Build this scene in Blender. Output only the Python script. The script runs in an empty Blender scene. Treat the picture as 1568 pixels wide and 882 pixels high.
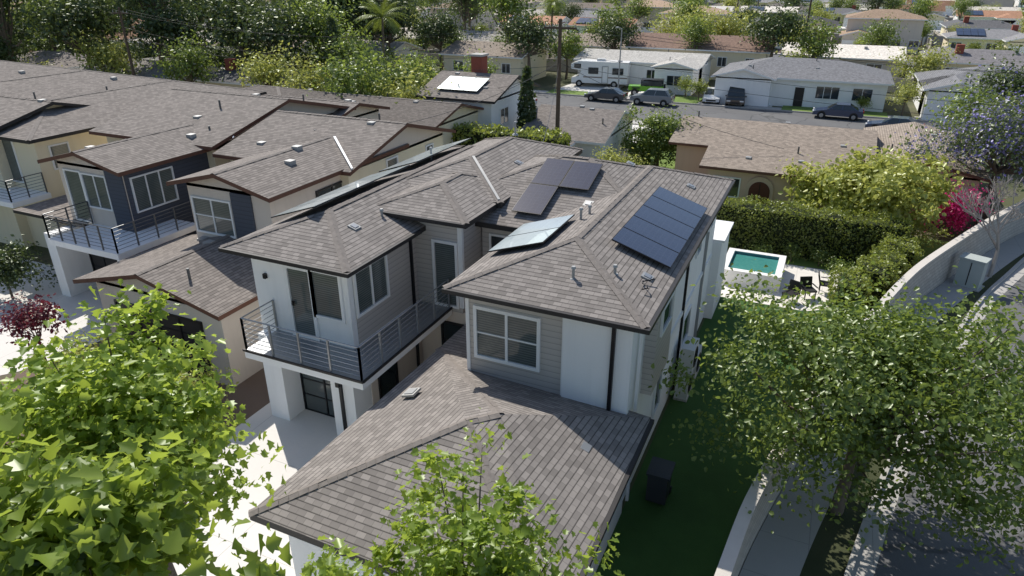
import bpy, math, random
import numpy as np
from mathutils import Vector as V, Matrix
GZ=-0.4
rng=np.random.default_rng(7); random.seed(5)
SC=bpy.context.scene
COL=SC.collection
# ---------------- materials
def nt(name):
    m=bpy.data.materials.new(name); m.use_nodes=True; t=m.node_tree; t.nodes.clear()
    return m,t,t.nodes,t.links
def mixc(ns,ls,fac,a,b,bt='MIX'):
    n=ns.new('ShaderNodeMix'); n.data_type='RGBA'; n.blend_type=bt
    for i,s in ((0,fac),(6,a),(7,b)):
        if hasattr(s,'links'): ls.new(s,n.inputs[i])
        elif i==0: n.inputs[0].default_value=s
        else: n.inputs[i].default_value=(*s,1) if len(s)==3 else s
    return n.outputs[2]
def noise(ns,ls,scale,detail=4,coord=None,rough=.6):
    n=ns.new('ShaderNodeTexNoise'); n.inputs['Scale'].default_value=scale; n.inputs['Detail'].default_value=detail
    n.inputs['Roughness'].default_value=rough
    if coord: ls.new(coord,n.inputs['Vector'])
    return n.outputs['Fac']
def ramp(ns,ls,fac,stops):
    r=ns.new('ShaderNodeValToRGB'); ls.new(fac,r.inputs[0])
    e=r.color_ramp.elements
    while len(e)<len(stops): e.new(.5)
    for i,(p,c) in enumerate(stops):
        e[i].position=p; e[i].color=(*c,1)
    return r.outputs[0]
def objrand(ns,ls,c,lo,hi):
    o=ns.new('ShaderNodeObjectInfo'); r=ramp(ns,ls,o.outputs['Random'],[(0,(lo,lo,lo)),(.5,((lo+hi)/2,(lo+hi)/2*.98,(lo+hi)/2*.95)),(1,(hi,hi*.98,hi*.97))])
    return mixc(ns,ls,1.0,c,r,'MULTIPLY')
def out(ns,ls,col,rough=.8,bump=None,bs=.3,metal=0,spec=.3,coat=0,bd=.02):
    p=ns.new('ShaderNodeBsdfPrincipled'); o=ns.new('ShaderNodeOutputMaterial'); ls.new(p.outputs[0],o.inputs[0])
    if hasattr(col,'links'): ls.new(col,p.inputs['Base Color'])
    else: p.inputs['Base Color'].default_value=(*col,1)
    p.inputs['Roughness'].default_value=rough; p.inputs['Metallic'].default_value=metal
    p.inputs['Specular IOR Level'].default_value=spec; p.inputs['Coat Weight'].default_value=coat
    if bump is not None:
        b=ns.new('ShaderNodeBump'); b.inputs['Strength'].default_value=bs; b.inputs['Distance'].default_value=bd
        ls.new(bump,b.inputs['Height']); ls.new(b.outputs[0],p.inputs['Normal'])
    return p
def sc(c,k): return tuple(min(1,x*k) for x in c)
MC={}
def mat(name,col,rough=.8,var=.12,scale=2.,bs=.15,metal=0,spec=.3,coat=0):
    if name in MC: return MC[name]
    m,t,ns,ls=nt(name); g=ns.new('ShaderNodeNewGeometry').outputs['Position']
    n1=noise(ns,ls,scale,5,g); n2=noise(ns,ls,scale*9,3,g)
    c=mixc(ns,ls,n1,sc(col,1-var),sc(col,1+var))
    out(ns,ls,c,rough,n2 if bs>0 else None,bs,metal,spec,coat)
    MC[name]=m; return m
def stucco(name,col):
    # stucco with faint vertical rain streaks
    if name in MC: return MC[name]
    m,t,ns,ls=nt(name); g=ns.new('ShaderNodeNewGeometry').outputs['Position']
    mp=ns.new('ShaderNodeMapping'); mp.inputs['Scale'].default_value=(3,3,.25); ls.new(g,mp.inputs[0])
    n1=noise(ns,ls,1.0,5,mp.outputs[0]); n2=noise(ns,ls,35,3,g); n3=noise(ns,ls,.5,3,g)
    c=ramp(ns,ls,n1,[(.25,sc(col,.88)),(.5,col),(1,sc(col,1.02))]); c=mixc(ns,ls,n3,c,sc(col,.95))
    out(ns,ls,c,.88,n2,.3); MC[name]=m; return m
def shingle(name,col,var=.36,row=.145,wd=.21,orand=False):
    if name in MC: return MC[name]
    m,t,ns,ls=nt(name); uv=ns.new('ShaderNodeUVMap').outputs[0]
    g=ns.new('ShaderNodeNewGeometry').outputs['Position']
    b=ns.new('ShaderNodeTexBrick'); ls.new(uv,b.inputs['Vector']); b.inputs['Scale'].default_value=1
    b.inputs['Brick Width'].default_value=wd; b.inputs['Row Height'].default_value=row; b.offset=.37
    b.inputs['Mortar Size'].default_value=.006; b.inputs['Mortar Smooth'].default_value=.3
    b.inputs['Color1'].default_value=(*sc(col,1-var),1); b.inputs['Color2'].default_value=(*sc(col,1+var),1)
    b.inputs['Mortar'].default_value=(*sc(col,.45),1)
    s=ns.new('ShaderNodeSeparateXYZ'); ls.new(uv,s.inputs[0])
    d=ns.new('ShaderNodeMath'); d.operation='DIVIDE'; ls.new(s.outputs[1],d.inputs[0]); d.inputs[1].default_value=row
    fr=ns.new('ShaderNodeMath'); fr.operation='FRACT'; ls.new(d.outputs[0],fr.inputs[0])
    line=ramp(ns,ls,fr.outputs[0],[(0,(.25,.25,.25)),(.10,(.35,.35,.35)),(.2,(1,1,1)),(1,(.95,.95,.95))])
    c=mixc(ns,ls,noise(ns,ls,.7,4,g),b.outputs['Color'],sc(col,1.22)); 
    n=noise(ns,ls,26,4,g); f=ns.new('ShaderNodeMath'); f.operation='MULTIPLY'; ls.new(n,f.inputs[0]); f.inputs[1].default_value=.5
    c=mixc(ns,ls,.45,b.outputs['Color'],c)
    c=mixc(ns,ls,f.outputs[0],c,sc(col,.78))
    c=mixc(ns,ls,.9,c,line,'MULTIPLY')
    if orand: c=objrand(ns,ls,c,.6,1.9)
    inv=ns.new('ShaderNodeMath'); inv.operation='SUBTRACT'; inv.inputs[0].default_value=1; ls.new(fr.outputs[0],inv.inputs[1])
    out(ns,ls,c,.9,inv.outputs[0],.5,spec=.2,bd=.012)
    MC[name]=m; return m
def siding(name,col,step=.17):
    if name in MC: return MC[name]
    m,t,ns,ls=nt(name); uv=ns.new('ShaderNodeUVMap').outputs[0]
    s=ns.new('ShaderNodeSeparateXYZ'); ls.new(uv,s.inputs[0])
    d=ns.new('ShaderNodeMath'); d.operation='DIVIDE'; ls.new(s.outputs[1],d.inputs[0]); d.inputs[1].default_value=step
    f=ns.new('ShaderNodeMath'); f.operation='FRACT'; ls.new(d.outputs[0],f.inputs[0])
    c=ramp(ns,ls,f.outputs[0],[(0,sc(col,.55)),(.1,sc(col,.85)),(.2,col),(1,sc(col,1.06))])
    out(ns,ls,c,.7,f.outputs[0],.4)
    MC[name]=m; return m
def leafmat(name,dark,mid,light,trans,tf=.42,accent=None,gl=.05):
    if name in MC: return MC[name]
    m,t,ns,ls=nt(name)
    a=ns.new('ShaderNodeAttribute'); a.attribute_name='rnd'
    g=ns.new('ShaderNodeNewGeometry').outputs['Position']
    st=[(0,dark),(.5,mid),(.97,light)]
    if accent: st=[(0,dark),(.4,mid),(.62,light),(.7,accent)]
    c=ramp(ns,ls,a.outputs['Fac'],st)
    if not accent: n=noise(ns,ls,1.6,3,g); c=mixc(ns,ls,n,c,sc(mid,1.15))
    c=objrand(ns,ls,c,.82,1.22)
    d=ns.new('ShaderNodeBsdfDiffuse'); ls.new(c,d.inputs[0])
    tr=ns.new('ShaderNodeBsdfTranslucent')
    tc=mixc(ns,ls,.6,c,trans); ls.new(tc,tr.inputs[0])
    mx=ns.new('ShaderNodeMixShader'); mx.inputs[0].default_value=tf; ls.new(d.outputs[0],mx.inputs[1]); ls.new(tr.outputs[0],mx.inputs[2])
    gs=ns.new('ShaderNodeBsdfGlossy'); gs.inputs['Roughness'].default_value=.38; gs.inputs[0].default_value=(.8,.85,.75,1)
    m2=ns.new('ShaderNodeMixShader'); m2.inputs[0].default_value=gl; ls.new(mx.outputs[0],m2.inputs[1]); ls.new(gs.outputs[0],m2.inputs[2])
    o=ns.new('ShaderNodeOutputMaterial'); ls.new(m2.outputs[0],o.inputs[0])
    MC[name]=m; return m
ROOF=shingle('shingle_greybrown',(.265,.24,.22))
ROOFN=shingle('shingle_brown',(.24,.213,.192))
ROOFCAP=mat('ridge_cap',(.225,.20,.18),.9,.4,7)
STUC=stucco('stucco_white',(.88,.88,.87))
CREAM=stucco('stucco_cream',(.80,.71,.52))
BEIGE=stucco('stucco_beige',(.68,.60,.52))
SID=siding('siding_grey',(.50,.465,.43))
SIDD=siding('siding_charcoal',(.075,.085,.11))
DARK=mat('gutter_dark',(.03,.028,.028),.5,.1,3,0)
BROWN=mat('fascia_brown',(.13,.06,.04),.6,.15,3,0)
WHITE=mat('trim_white',(.82,.82,.81),.5,.04,3,0)
METAL=mat('metal_grey',(.36,.37,.38),.4,.08,3,0,metal=.6)
DMETAL=mat('metal_dark',(.12,.125,.13),.4,.08,3,0,metal=.5)
GALV=mat('galvanised',(.38,.38,.37),.5,.1,5,0,metal=.3)
GLASS=mat('window_glass',(.025,.034,.038),.06,.3,.5,0,spec=.9)
BLACK=mat('black_frame',(.012,.012,.014),.4,.1,3,0)
def blindmat():
    m,t,ns,ls=nt('window_blinds'); uv=ns.new('ShaderNodeUVMap').outputs[0]
    s=ns.new('ShaderNodeSeparateXYZ'); ls.new(uv,s.inputs[0])
    d=ns.new('ShaderNodeMath'); d.operation='DIVIDE'; ls.new(s.outputs[1],d.inputs[0]); d.inputs[1].default_value=.07
    f=ns.new('ShaderNodeMath'); f.operation='FRACT'; ls.new(d.outputs[0],f.inputs[0])
    g=ns.new('ShaderNodeNewGeometry').outputs['Position']; n=noise(ns,ls,.9,2,g)
    c=ramp(ns,ls,f.outputs[0],[(0,(.05,.065,.065)),(.35,(.10,.115,.11)),(.5,(.19,.21,.20)),(1,(.24,.26,.25))])
    c=mixc(ns,ls,n,c,(.04,.06,.06))
    out(ns,ls,c,.08,spec=.9); return m
BLIND=blindmat()
def solarmat(nm,glare):
    m,t,ns,ls=nt(nm); uv=ns.new('ShaderNodeUVMap').outputs[0]
    b=ns.new('ShaderNodeTexBrick'); ls.new(uv,b.inputs['Vector']); b.offset=0; b.inputs['Scale'].default_value=1
    b.inputs['Brick Width'].default_value=.17; b.inputs['Row Height'].default_value=.17; b.inputs['Mortar Size'].default_value=.004
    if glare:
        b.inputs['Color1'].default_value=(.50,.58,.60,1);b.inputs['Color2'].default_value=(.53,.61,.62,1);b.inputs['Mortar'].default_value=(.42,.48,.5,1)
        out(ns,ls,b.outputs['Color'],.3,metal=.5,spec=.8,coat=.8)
    else:
        b.inputs['Color1'].default_value=(.013,.017,.040,1);b.inputs['Color2'].default_value=(.016,.022,.048,1);b.inputs['Mortar'].default_value=(.045,.05,.08,1)
        out(ns,ls,b.outputs['Color'],.16,spec=.6,coat=.5)
    return m
SOLAR=solarmat('solar_cells',0); SOLARG=solarmat('solar_cells_glare',1)  # SOLARG: bright sky glare painted into a pale cell colour
def concrete(name,col,joint=0):
    m,t,ns,ls=nt(name); uv=ns.new('ShaderNodeUVMap').outputs[0]; g=ns.new('ShaderNodeNewGeometry').outputs['Position']
    c=mixc(ns,ls,noise(ns,ls,.35,6,g),sc(col,.78),sc(col,1.15)); n=noise(ns,ls,14,4,g)
    if joint:
        b=ns.new('ShaderNodeTexBrick'); ls.new(uv,b.inputs['Vector']); b.offset=0; b.inputs['Scale'].default_value=1
        b.inputs['Brick Width'].default_value=joint; b.inputs['Row Height'].default_value=joint; b.inputs['Mortar Size'].default_value=.012
        c=mixc(ns,ls,b.outputs['Fac'],c,sc(col,.5))
    c=mixc(ns,ls,n,c,sc(col,.9))
    out(ns,ls,c,.85,n,.15); return m
CONC=concrete('concrete',(.76,.73,.68),3.0)
PATIO=concrete('patio_paving',(.78,.74,.68),1.2)
def asphalt():
    m,t,ns,ls=nt('asphalt'); g=ns.new('ShaderNodeNewGeometry').outputs['Position']
    n=noise(ns,ls,.25,5,g); n2=noise(ns,ls,30,3,g)
    v=ns.new('ShaderNodeTexVoronoi'); v.feature='DISTANCE_TO_EDGE'; v.inputs['Scale'].default_value=.28
    w=ns.new('ShaderNodeVectorMath'); w.operation='ADD'; nn=ns.new('ShaderNodeTexNoise'); nn.inputs['Scale'].default_value=.8; ls.new(g,nn.inputs['Vector']); ls.new(g,w.inputs[0]); ls.new(nn.outputs['Color'],w.inputs[1]); ls.new(w.outputs[0],v.inputs['Vector'])
    cr=ramp(ns,ls,v.outputs['Distance'],[(0,(.45,.45,.45)),(.012,(.6,.6,.6)),(.022,(1,1,1)),(1,(1,1,1))])
    c=ramp(ns,ls,n,[(.3,(.12,.12,.125)),(.5,(.155,.155,.158)),(.7,(.19,.188,.182))]); c=mixc(ns,ls,n2,c,(.12,.12,.12)); c=mixc(ns,ls,.8,c,cr,'MULTIPLY')
    out(ns,ls,c,.85,n2,.25); return m
ASPH=asphalt(); WALK=concrete('pavement_concrete',(.46,.44,.41),1.5)
def blockmat():
    m,t,ns,ls=nt('block_wall'); uv=ns.new('ShaderNodeUVMap').outputs[0]
    b=ns.new('ShaderNodeTexBrick'); ls.new(uv,b.inputs['Vector']); b.inputs['Scale'].default_value=1
    b.inputs['Brick Width'].default_value=.4; b.inputs['Row Height'].default_value=.2; b.inputs['Mortar Size'].default_value=.012
    b.inputs['Color1'].default_value=(.54,.50,.45,1);b.inputs['Color2'].default_value=(.46,.42,.38,1);b.inputs['Mortar'].default_value=(.28,.26,.23,1)
    out(ns,ls,b.outputs['Color'],.9,b.outputs['Fac'],-.3); return m
BLOCK=blockmat()
def groundmat():
    m,t,ns,ls=nt('ground_soil_grass'); g=ns.new('ShaderNodeNewGeometry').outputs['Position']
    n=noise(ns,ls,.06,6,g); n2=noise(ns,ls,3,5,g)
    c=ramp(ns,ls,n,[(.3,(.06,.085,.03)),(.5,(.11,.12,.055)),(.6,(.21,.17,.12)),(.72,(.33,.29,.23))])
    c=mixc(ns,ls,n2,c,(.08,.08,.045)); out(ns,ls,c,.95,n2,.5); return m
GROUND=groundmat()
def grassmat(name,a,b):
    m,t,ns,ls=nt(name); g=ns.new('ShaderNodeNewGeometry').outputs['Position']
    n=noise(ns,ls,40,3,g); n2=noise(ns,ls,.8,4,g)
    c=mixc(ns,ls,n,a,b); c=mixc(ns,ls,n2,c,sc(a,.6)); out(ns,ls,c,.95,n,.6); return m
LAWN=grassmat('lawn_grass',(.16,.25,.05),(.26,.36,.10))
VERGE=grassmat('verge_ground',(.05,.07,.025),(.13,.12,.07))
TURF=grassmat('artificial_turf',(.045,.11,.025),(.08,.17,.04))
MULCH=grassmat('mulch',(.26,.19,.15),(.12,.09,.07))
def watermat():
    m,t,ns,ls=nt('pool_water'); g=ns.new('ShaderNodeNewGeometry').outputs['Position']
    n=noise(ns,ls,5,3,g); out(ns,ls,mixc(ns,ls,n,(.04,.19,.17),(.08,.28,.25)),.04,n,.15,spec=.5); return m
WATER=watermat()
BARK=mat('bark',(.17,.135,.105),.95,.35,8,.6)
WOODP=mat('pole_wood',(.11,.08,.06),.9,.3,4,.3)
L_FG=leafmat('leaf_maple',(.07,.13,.018),(.15,.23,.03),(.32,.40,.07),(.60,.72,.10),.5,gl=.04)
L_MG=leafmat('leaf_tree_green',(.05,.09,.02),(.11,.165,.036),(.20,.26,.065),(.40,.50,.08),.42)
L_YL=leafmat('leaf_yellowgreen',(.17,.20,.04),(.32,.35,.08),(.52,.52,.17),(.64,.66,.15),.42)
L_DK=leafmat('leaf_dark',(.024,.042,.018),(.045,.072,.024),(.09,.12,.04),(.17,.23,.05),.3)
L_HD=leafmat('leaf_hedge',(.10,.13,.025),(.19,.23,.04),(.30,.34,.07),(.44,.50,.08),.4)
L_JA=leafmat('leaf_jacaranda',(.08,.11,.035),(.12,.17,.05),(.17,.22,.08),(.3,.38,.12),.35,accent=(.26,.21,.62))
L_BO=leafmat('leaf_bougainvillea',(.45,.02,.14),(.75,.03,.24),(.85,.10,.38),(.85,.05,.35),.4)
L_RD=leafmat('leaf_maroon',(.07,.01,.02),(.14,.022,.04),(.22,.045,.07),(.3,.04,.06),.3)
L_IN=mat('hedge_core',(.02,.028,.01),.95,.3,3,0)
# ---------------- mesh builder
class Bd:
    def __init__(s,name,parent=None): s.n=name;s.p=parent;s.v=[];s.f=[];s.m=[];s.mats=[]
    def mi(s,m):
        if m not in s.mats: s.mats.append(m)
        return s.mats.index(m)
    def face(s,pts,m):
        k=len(s.v); s.v+=[tuple(p) for p in pts]; s.f.append(tuple(range(k,k+len(pts)))); s.m.append(s.mi(m))
    def ob(s,o,a,b,c,m,top=None):
        o,a,b,c=V(o),V(a),V(b),V(c)
        P=[o,o+a,o+a+b,o+b,o+c,o+a+c,o+a+b+c,o+b+c]
        for i,q in enumerate(((3,2,1,0),(4,5,6,7),(0,1,5,4),(1,2,6,5),(2,3,7,6),(3,0,4,7))):
            s.face([P[j] for j in q],top if (top and i==1) else m)
    def box(s,x0,x1,y0,y1,z0,z1,m,top=None): s.ob((x0,y0,z0),(x1-x0,0,0),(0,y1-y0,0),(0,0,z1-z0),m,top)
    def slab(s,q,th,m,fm):
        s.face(q,m); lo=[(p[0],p[1],p[2]-th) for p in q]; s.face(lo[::-1],fm)
        for i in range(len(q)):
            j=(i+1)%len(q); s.face([q[i],lo[i],lo[j],q[j]],fm)
    def cyl(s,p0,p1,r0,r1,m,n=8,cap=True):
        p0,p1=V(p0),V(p1); d=(p1-p0).normalized(); u=d.orthogonal().normalized(); w=d.cross(u)
        A=[p0+(u*math.cos(2*math.pi*i/n)+w*math.sin(2*math.pi*i/n))*r0 for i in range(n)]
        C=[p1+(u*math.cos(2*math.pi*i/n)+w*math.sin(2*math.pi*i/n))*r1 for i in range(n)]
        for i in range(n):
            j=(i+1)%n; s.face([A[i],A[j],C[j],C[i]],m)
        if cap: s.face(C,m); s.face(A[::-1],m)
    def mesh(s):
        me=bpy.data.meshes.new(s.n); me.from_pydata(s.v,[],s.f)
        for m in s.mats: me.materials.append(m)
        me.polygons.foreach_set('material_index',s.m)
        uv=me.uv_layers.new(name='UVMap'); data=np.zeros((len(me.loops),2),dtype=np.float32); li=0
        for f in s.f:
            p=[V(s.v[i]) for i in f]; n=V((0,0,0))
            for i in range(1,len(p)-1): n+=(p[i]-p[0]).cross(p[i+1]-p[0])
            if n.length>0: n.normalize()
            if abs(n.z)>.9995: u,w=V((1,0,0)),V((0,1,0))
            else: u=V((0,0,1)).cross(n).normalized(); w=n.cross(u)
            for q in p: data[li]=(q.dot(u),q.dot(w)); li+=1
        uv.data.foreach_set('uv',data.ravel()); me.update(); return me
    def done(s,bevel=0):
        o=bpy.data.objects.new(s.n,s.mesh()); COL.objects.link(o)
        if s.p: o.parent=s.p
        if bevel:
            md=o.modifiers.new('b','BEVEL'); md.width=bevel; md.segments=2; md.limit_method='ANGLE'
        return o
def empty(name,loc=(0,0,0),rz=0):
    o=bpy.data.objects.new(name,None); COL.objects.link(o); o.location=loc; o.rotation_euler=(0,0,rz); return o
def inst(name,me,loc,rz=0,s=1,zs=None):
    o=bpy.data.objects.new(name,me); COL.objects.link(o); o.location=loc; o.rotation_euler=(0,0,rz); o.scale=(s,s,zs or s); return o
def caps(b,p,q,m=None,w=.24,step=.21,h=.03):
    m=m or ROOFCAP; p,q=V(p),V(q); d=q-p; L=d.length; d.normalize(); side=d.cross(V((0,0,1))).normalized(); up=side.cross(d)
    n=max(1,int(L/step))
    for i in range(n):
        a=p+d*(L*i/n); c=d*(L/n*.97)
        for sg in (1,-1):
            e=side*sg*w*.5; lift=h*(.6+.5*random.random())
            t0=a+up*lift; t1=a+c+up*(lift+.008)
            b.face([t0,t1,t1+e-V((0,0,.33*w*.45)),t0+e-V((0,0,.33*w*.45))],m)
        b.face([a+up*h+side*w*.5-V((0,0,.05)),a+up*h,a+up*h-side*w*.5-V((0,0,.05)),a-V((0,0,.02))],DARK)
def hip(b,x0,x1,y0,y1,z,s,m,fm,th=.17,cp=False,nb=False):
    w=x1-x0;d=y1-y0;r=min(w,d)/2;xm=(x0+x1)/2;ym=(y0+y1)/2;zr=z+s*r
    if w<=d: A=(xm,y0+r,zr);C=(xm,y1-r,zr)
    else: A=(x0+r,ym,zr);C=(x1-r,ym,zr)
    c=[(x0,y0,z),(x1,y0,z),(x1,y1,z),(x0,y1,z)]
    if w<=d: F=[[c[0],c[1],A],[c[1],c[2],C,A],[c[2],c[3],C],[c[3],c[0],A,C]]; H=[(c[0],A),(c[1],A),(c[2],C),(c[3],C)]
    else: F=[[c[0],c[1],C,A],[c[1],c[2],C],[c[2],c[3],A,C],[c[3],c[0],A]]; H=[(c[0],A),(c[3],A),(c[1],C),(c[2],C)]
    for f in F: b.face(f,m)
    lo=[(p[0],p[1],z-th) for p in c]; b.face(lo[::-1],WHITE)
    for i in range(4):
        j=(i+1)%4; b.face([c[i],lo[i],lo[j],c[j]],fm)
    if cp:
        for h in H: caps(b,*h)
        if (V(A)-V(C)).length>.3: caps(b,A,C)
def gable(b,x0,x1,y0,y1,z,s,ax,m,fm,wm,th=.16,ov=.5,white=None):
    if ax=='y':
        xm=(x0+x1)/2;zr=z+s*(x1-x0)/2
        b.slab([(x0,y0,z),(xm,y0,zr),(xm,y1,zr),(x0,y1,z)][::-1],th,m,fm); b.slab([(x1,y0,z),(x1,y1,z),(xm,y1,zr),(xm,y0,zr)],th,m,fm)
        for yy in (y0+ov,y1-ov): b.face([(x0+ov,yy,z-.2),(x1-ov,yy,z-.2),(x1-ov,yy,z+s*ov-th),(xm,yy,zr-th),(x0+ov,yy,z+s*ov-th)],wm)
    else:
        ym=(y0+y1)/2;zr=z+s*(y1-y0)/2
        b.slab([(x0,y0,z),(x1,y0,z),(x1,ym,zr),(x0,ym,zr)],th,m,fm); b.slab([(x1,y1,z),(x0,y1,z),(x0,ym,zr),(x1,ym,zr)],th,m,fm)
        for xx in (x0+ov,x1-ov): b.face([(xx,y0+ov,z-.2),(xx,y1-ov,z-.2),(xx,y1-ov,z+s*ov-th),(xx,ym,zr-th),(xx,y0+ov,z+s*ov-th)],wm)
SD={'-y':((1,0,0),(0,-1,0)),'+x':((0,1,0),(1,0,0)),'+y':((-1,0,0),(0,1,0)),'-x':((0,-1,0),(-1,0,0))}
def win(b,side,c,pos,z0,w,h,nx=2,nz=1,gm=None,fm=None,fw=.07):
    r,n=V(SD[side][0]),V(SD[side][1]); gm=gm or GLASS; fm=fm or WHITE
    o={'-y':V((pos,c,z0)),'+x':V((c,pos,z0)),'+y':V((pos+w,c,z0)),'-x':V((c,pos+w,z0))}[side]
    up=V((0,0,1)); b.ob(o+n*.003+r*.01+up*.01,r*(w-.02),up*(h-.02),n*.015,gm)
    D=n*.06
    b.ob(o+n*.002-up*fw,r*w,up*fw,D,fm); b.ob(o+n*.002+up*h,r*w,up*fw,D,fm)
    b.ob(o+n*.002-up*fw-r*fw,r*fw,up*(h+2*fw),D,fm); b.ob(o+n*.002-up*fw+r*w,r*fw,up*(h+2*fw),D,fm)
    for i in range(1,nx): b.ob(o+n*.004+r*(w*i/nx-fw*.4),r*fw*.8,up*h,n*.045,fm)
    for i in range(1,nz): b.ob(o+n*.005+up*(h*i/nz-.02),r*w,up*.04,n*.03,fm)
# ---------------- foliage
def np_mesh(name,Vt,groups,mats):
    me=bpy.data.meshes.new(name); me.vertices.add(len(Vt)); me.vertices.foreach_set('co',np.asarray(Vt,dtype=np.float32).ravel())
    li=np.concatenate([g[0].ravel() for g in groups]); tot=np.concatenate([np.full(len(g[0]),g[0].shape[1]) for g in groups])
    st=np.concatenate([[0],np.cumsum(tot)[:-1]]); me.loops.add(len(li)); me.loops.foreach_set('vertex_index',li.astype(np.int32))
    me.polygons.add(len(tot)); me.polygons.foreach_set('loop_start',st.astype(np.int32))
    try: me.polygons.foreach_set('loop_total',tot.astype(np.int32))
    except Exception: pass
    for m in mats: me.materials.append(m)
    me.polygons.foreach_set('material_index',np.concatenate([np.full(len(g[0]),g[1]) for g in groups]).astype(np.int32))
    me.update(calc_edges=True)
    a=me.attributes.new('rnd','FLOAT','FACE'); a.data.foreach_set('value',np.concatenate([g[2] for g in groups]).astype(np.float32))
    return me
TPL={'maple':(np.array([(0,0,0),(.2,.05,.05),(.42,.16,.12),(.30,.36,.06),(.5,.66,.12),(.24,.66,.05),(0,1.08,-.1),(-.24,.66,.05),(-.5,.66,.12),(-.30,.36,.06),(-.42,.16,.12),(-.2,.05,.05)]),[np.array([[0,1,2,3,4,5,6]]),np.array([[0,6,7,8,9,10,11]])]),
 'simple':(np.array([(0,0,0),(.3,.45,.10),(0,1,-.03),(-.3,.45,.10)]),[np.array([[0,1,2],[0,2,3]])]),
 'broad':(np.array([(0,0,0),(.34,.3,.12),(.26,.7,.08),(0,1,-.06),(-.26,.7,.08),(-.34,.3,.12)]),[np.array([[0,1,2,3],[0,3,4,5]])]),
 'needle':(np.array([(0,0,0),(.13,.5,0),(0,1,0),(-.13,.5,0)]),[np.array([[0,1,2,3]])])}
def leaves(P,Nrm,size,kind,R=None):
    R=R or rng; n=len(P); T,F=TPL[kind]; nn=Nrm+R.normal(size=(n,3))*.6; nn/=np.linalg.norm(nn,axis=1)[:,None]+1e-9
    t=R.normal(size=(n,3)); t-= (t*nn).sum(1)[:,None]*nn; t/=np.linalg.norm(t,axis=1)[:,None]+1e-9
    b=np.cross(nn,t); s=(size*R.uniform(.45,1.3,n))[:,None,None]
    W=P[:,None,:]+s*(T[None,:,0:1]*b[:,None,:]+T[None,:,1:2]*t[:,None,:]+T[None,:,2:3]*nn[:,None,:])
    base=(np.arange(n)*len(T))[:,None,None]; r=R.uniform(0,1,n); G=[]
    for f in F: G.append(((base+f[None]).reshape(-1,f.shape[1]),np.repeat(r,len(f))))
    return W.reshape(-1,3),G
def tube(p0,p1,r0,r1,n=7):
    d=p1-p0; d=d/np.linalg.norm(d); u=np.cross(d,[.3,.9,.2]); u/=np.linalg.norm(u); w=np.cross(d,u)
    a=np.arange(n)*2*np.pi/n; ring=np.cos(a)[:,None]*u+np.sin(a)[:,None]*w
    return np.vstack([p0+ring*r0,p1+ring*r1]),np.array([[i,(i+1)%n,n+(i+1)%n,n+i] for i in range(n)])
def tree_mesh(name,h0,cz,rad,nc,nl,ls,lm,kind='broad',tr=.16,seed=0,sig=.32,shell=.45,up=.5,limbs=14,low=-.5):
    R=np.random.default_rng(seed+100); rad=np.array(rad)
    d=R.normal(size=(nc,3)); d/=np.linalg.norm(d,axis=1)[:,None]; d[:,2]=np.where(d[:,2]<low,-d[:,2]*.6,d[:,2])
    lump=1+.22*np.sin(3*d[:,0]+seed)+.18*np.sin(4*d[:,1]+2*seed)+.12*R.normal(size=nc)
    C=d*(R.uniform(0,1,nc)**shell*lump)[:,None]*rad+np.array([0,0,cz])
    ct=np.array([0,0,cz])
    k=R.integers(0,nc,nl); csz=R.uniform(.5,1.35,nc)*sig*min(rad)
    P=C[k]+R.normal(size=(nl,3))*csz[k][:,None]*np.array([1,1,.75])
    o=(P-ct)/rad; o/=np.linalg.norm(o,axis=1)[:,None]+1e-9
    Nn=o*.5+np.array([0,0,up]); W,G=leaves(P,Nn,ls,kind,R)
    VV=[W];off=len(W);groups=[(f,0,r) for f,r in G]
    def addt(a,b,r0,r1):
        nonlocal off
        v,f=tube(np.array(a,float),np.array(b,float),r0,r1); VV.append(v); groups.append((f+off,1,np.full(len(f),.5))); off+=len(v)
    bend=R.normal(size=2)*.12*h0*.3; mid=(bend[0],bend[1],h0*.6); top=(bend[0]*.5,bend[1]*.5,h0+.3*(cz-h0))
    addt((0,0,-.1),mid,tr*1.25,tr); addt(mid,top,tr,tr*.7)
    for i in R.choice(nc,min(limbs,nc),replace=False):
        c=C[i]; t=np.array(top); m=t+(c-t)*.5+np.array([0,0,-.08*rad[2]])+R.normal(size=3)*.05*min(rad)
        addt(t,m,tr*.5,tr*.28); addt(m,c,tr*.28,tr*.06)
    return np_mesh(name,np.vstack(VV),groups,[lm,BARK])
def tree(name,x,y,*a,**k):
    rz=k.pop('rz',0); return inst(name,tree_mesh(name,*a,**k),(x,y,GZ),rz)
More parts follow.
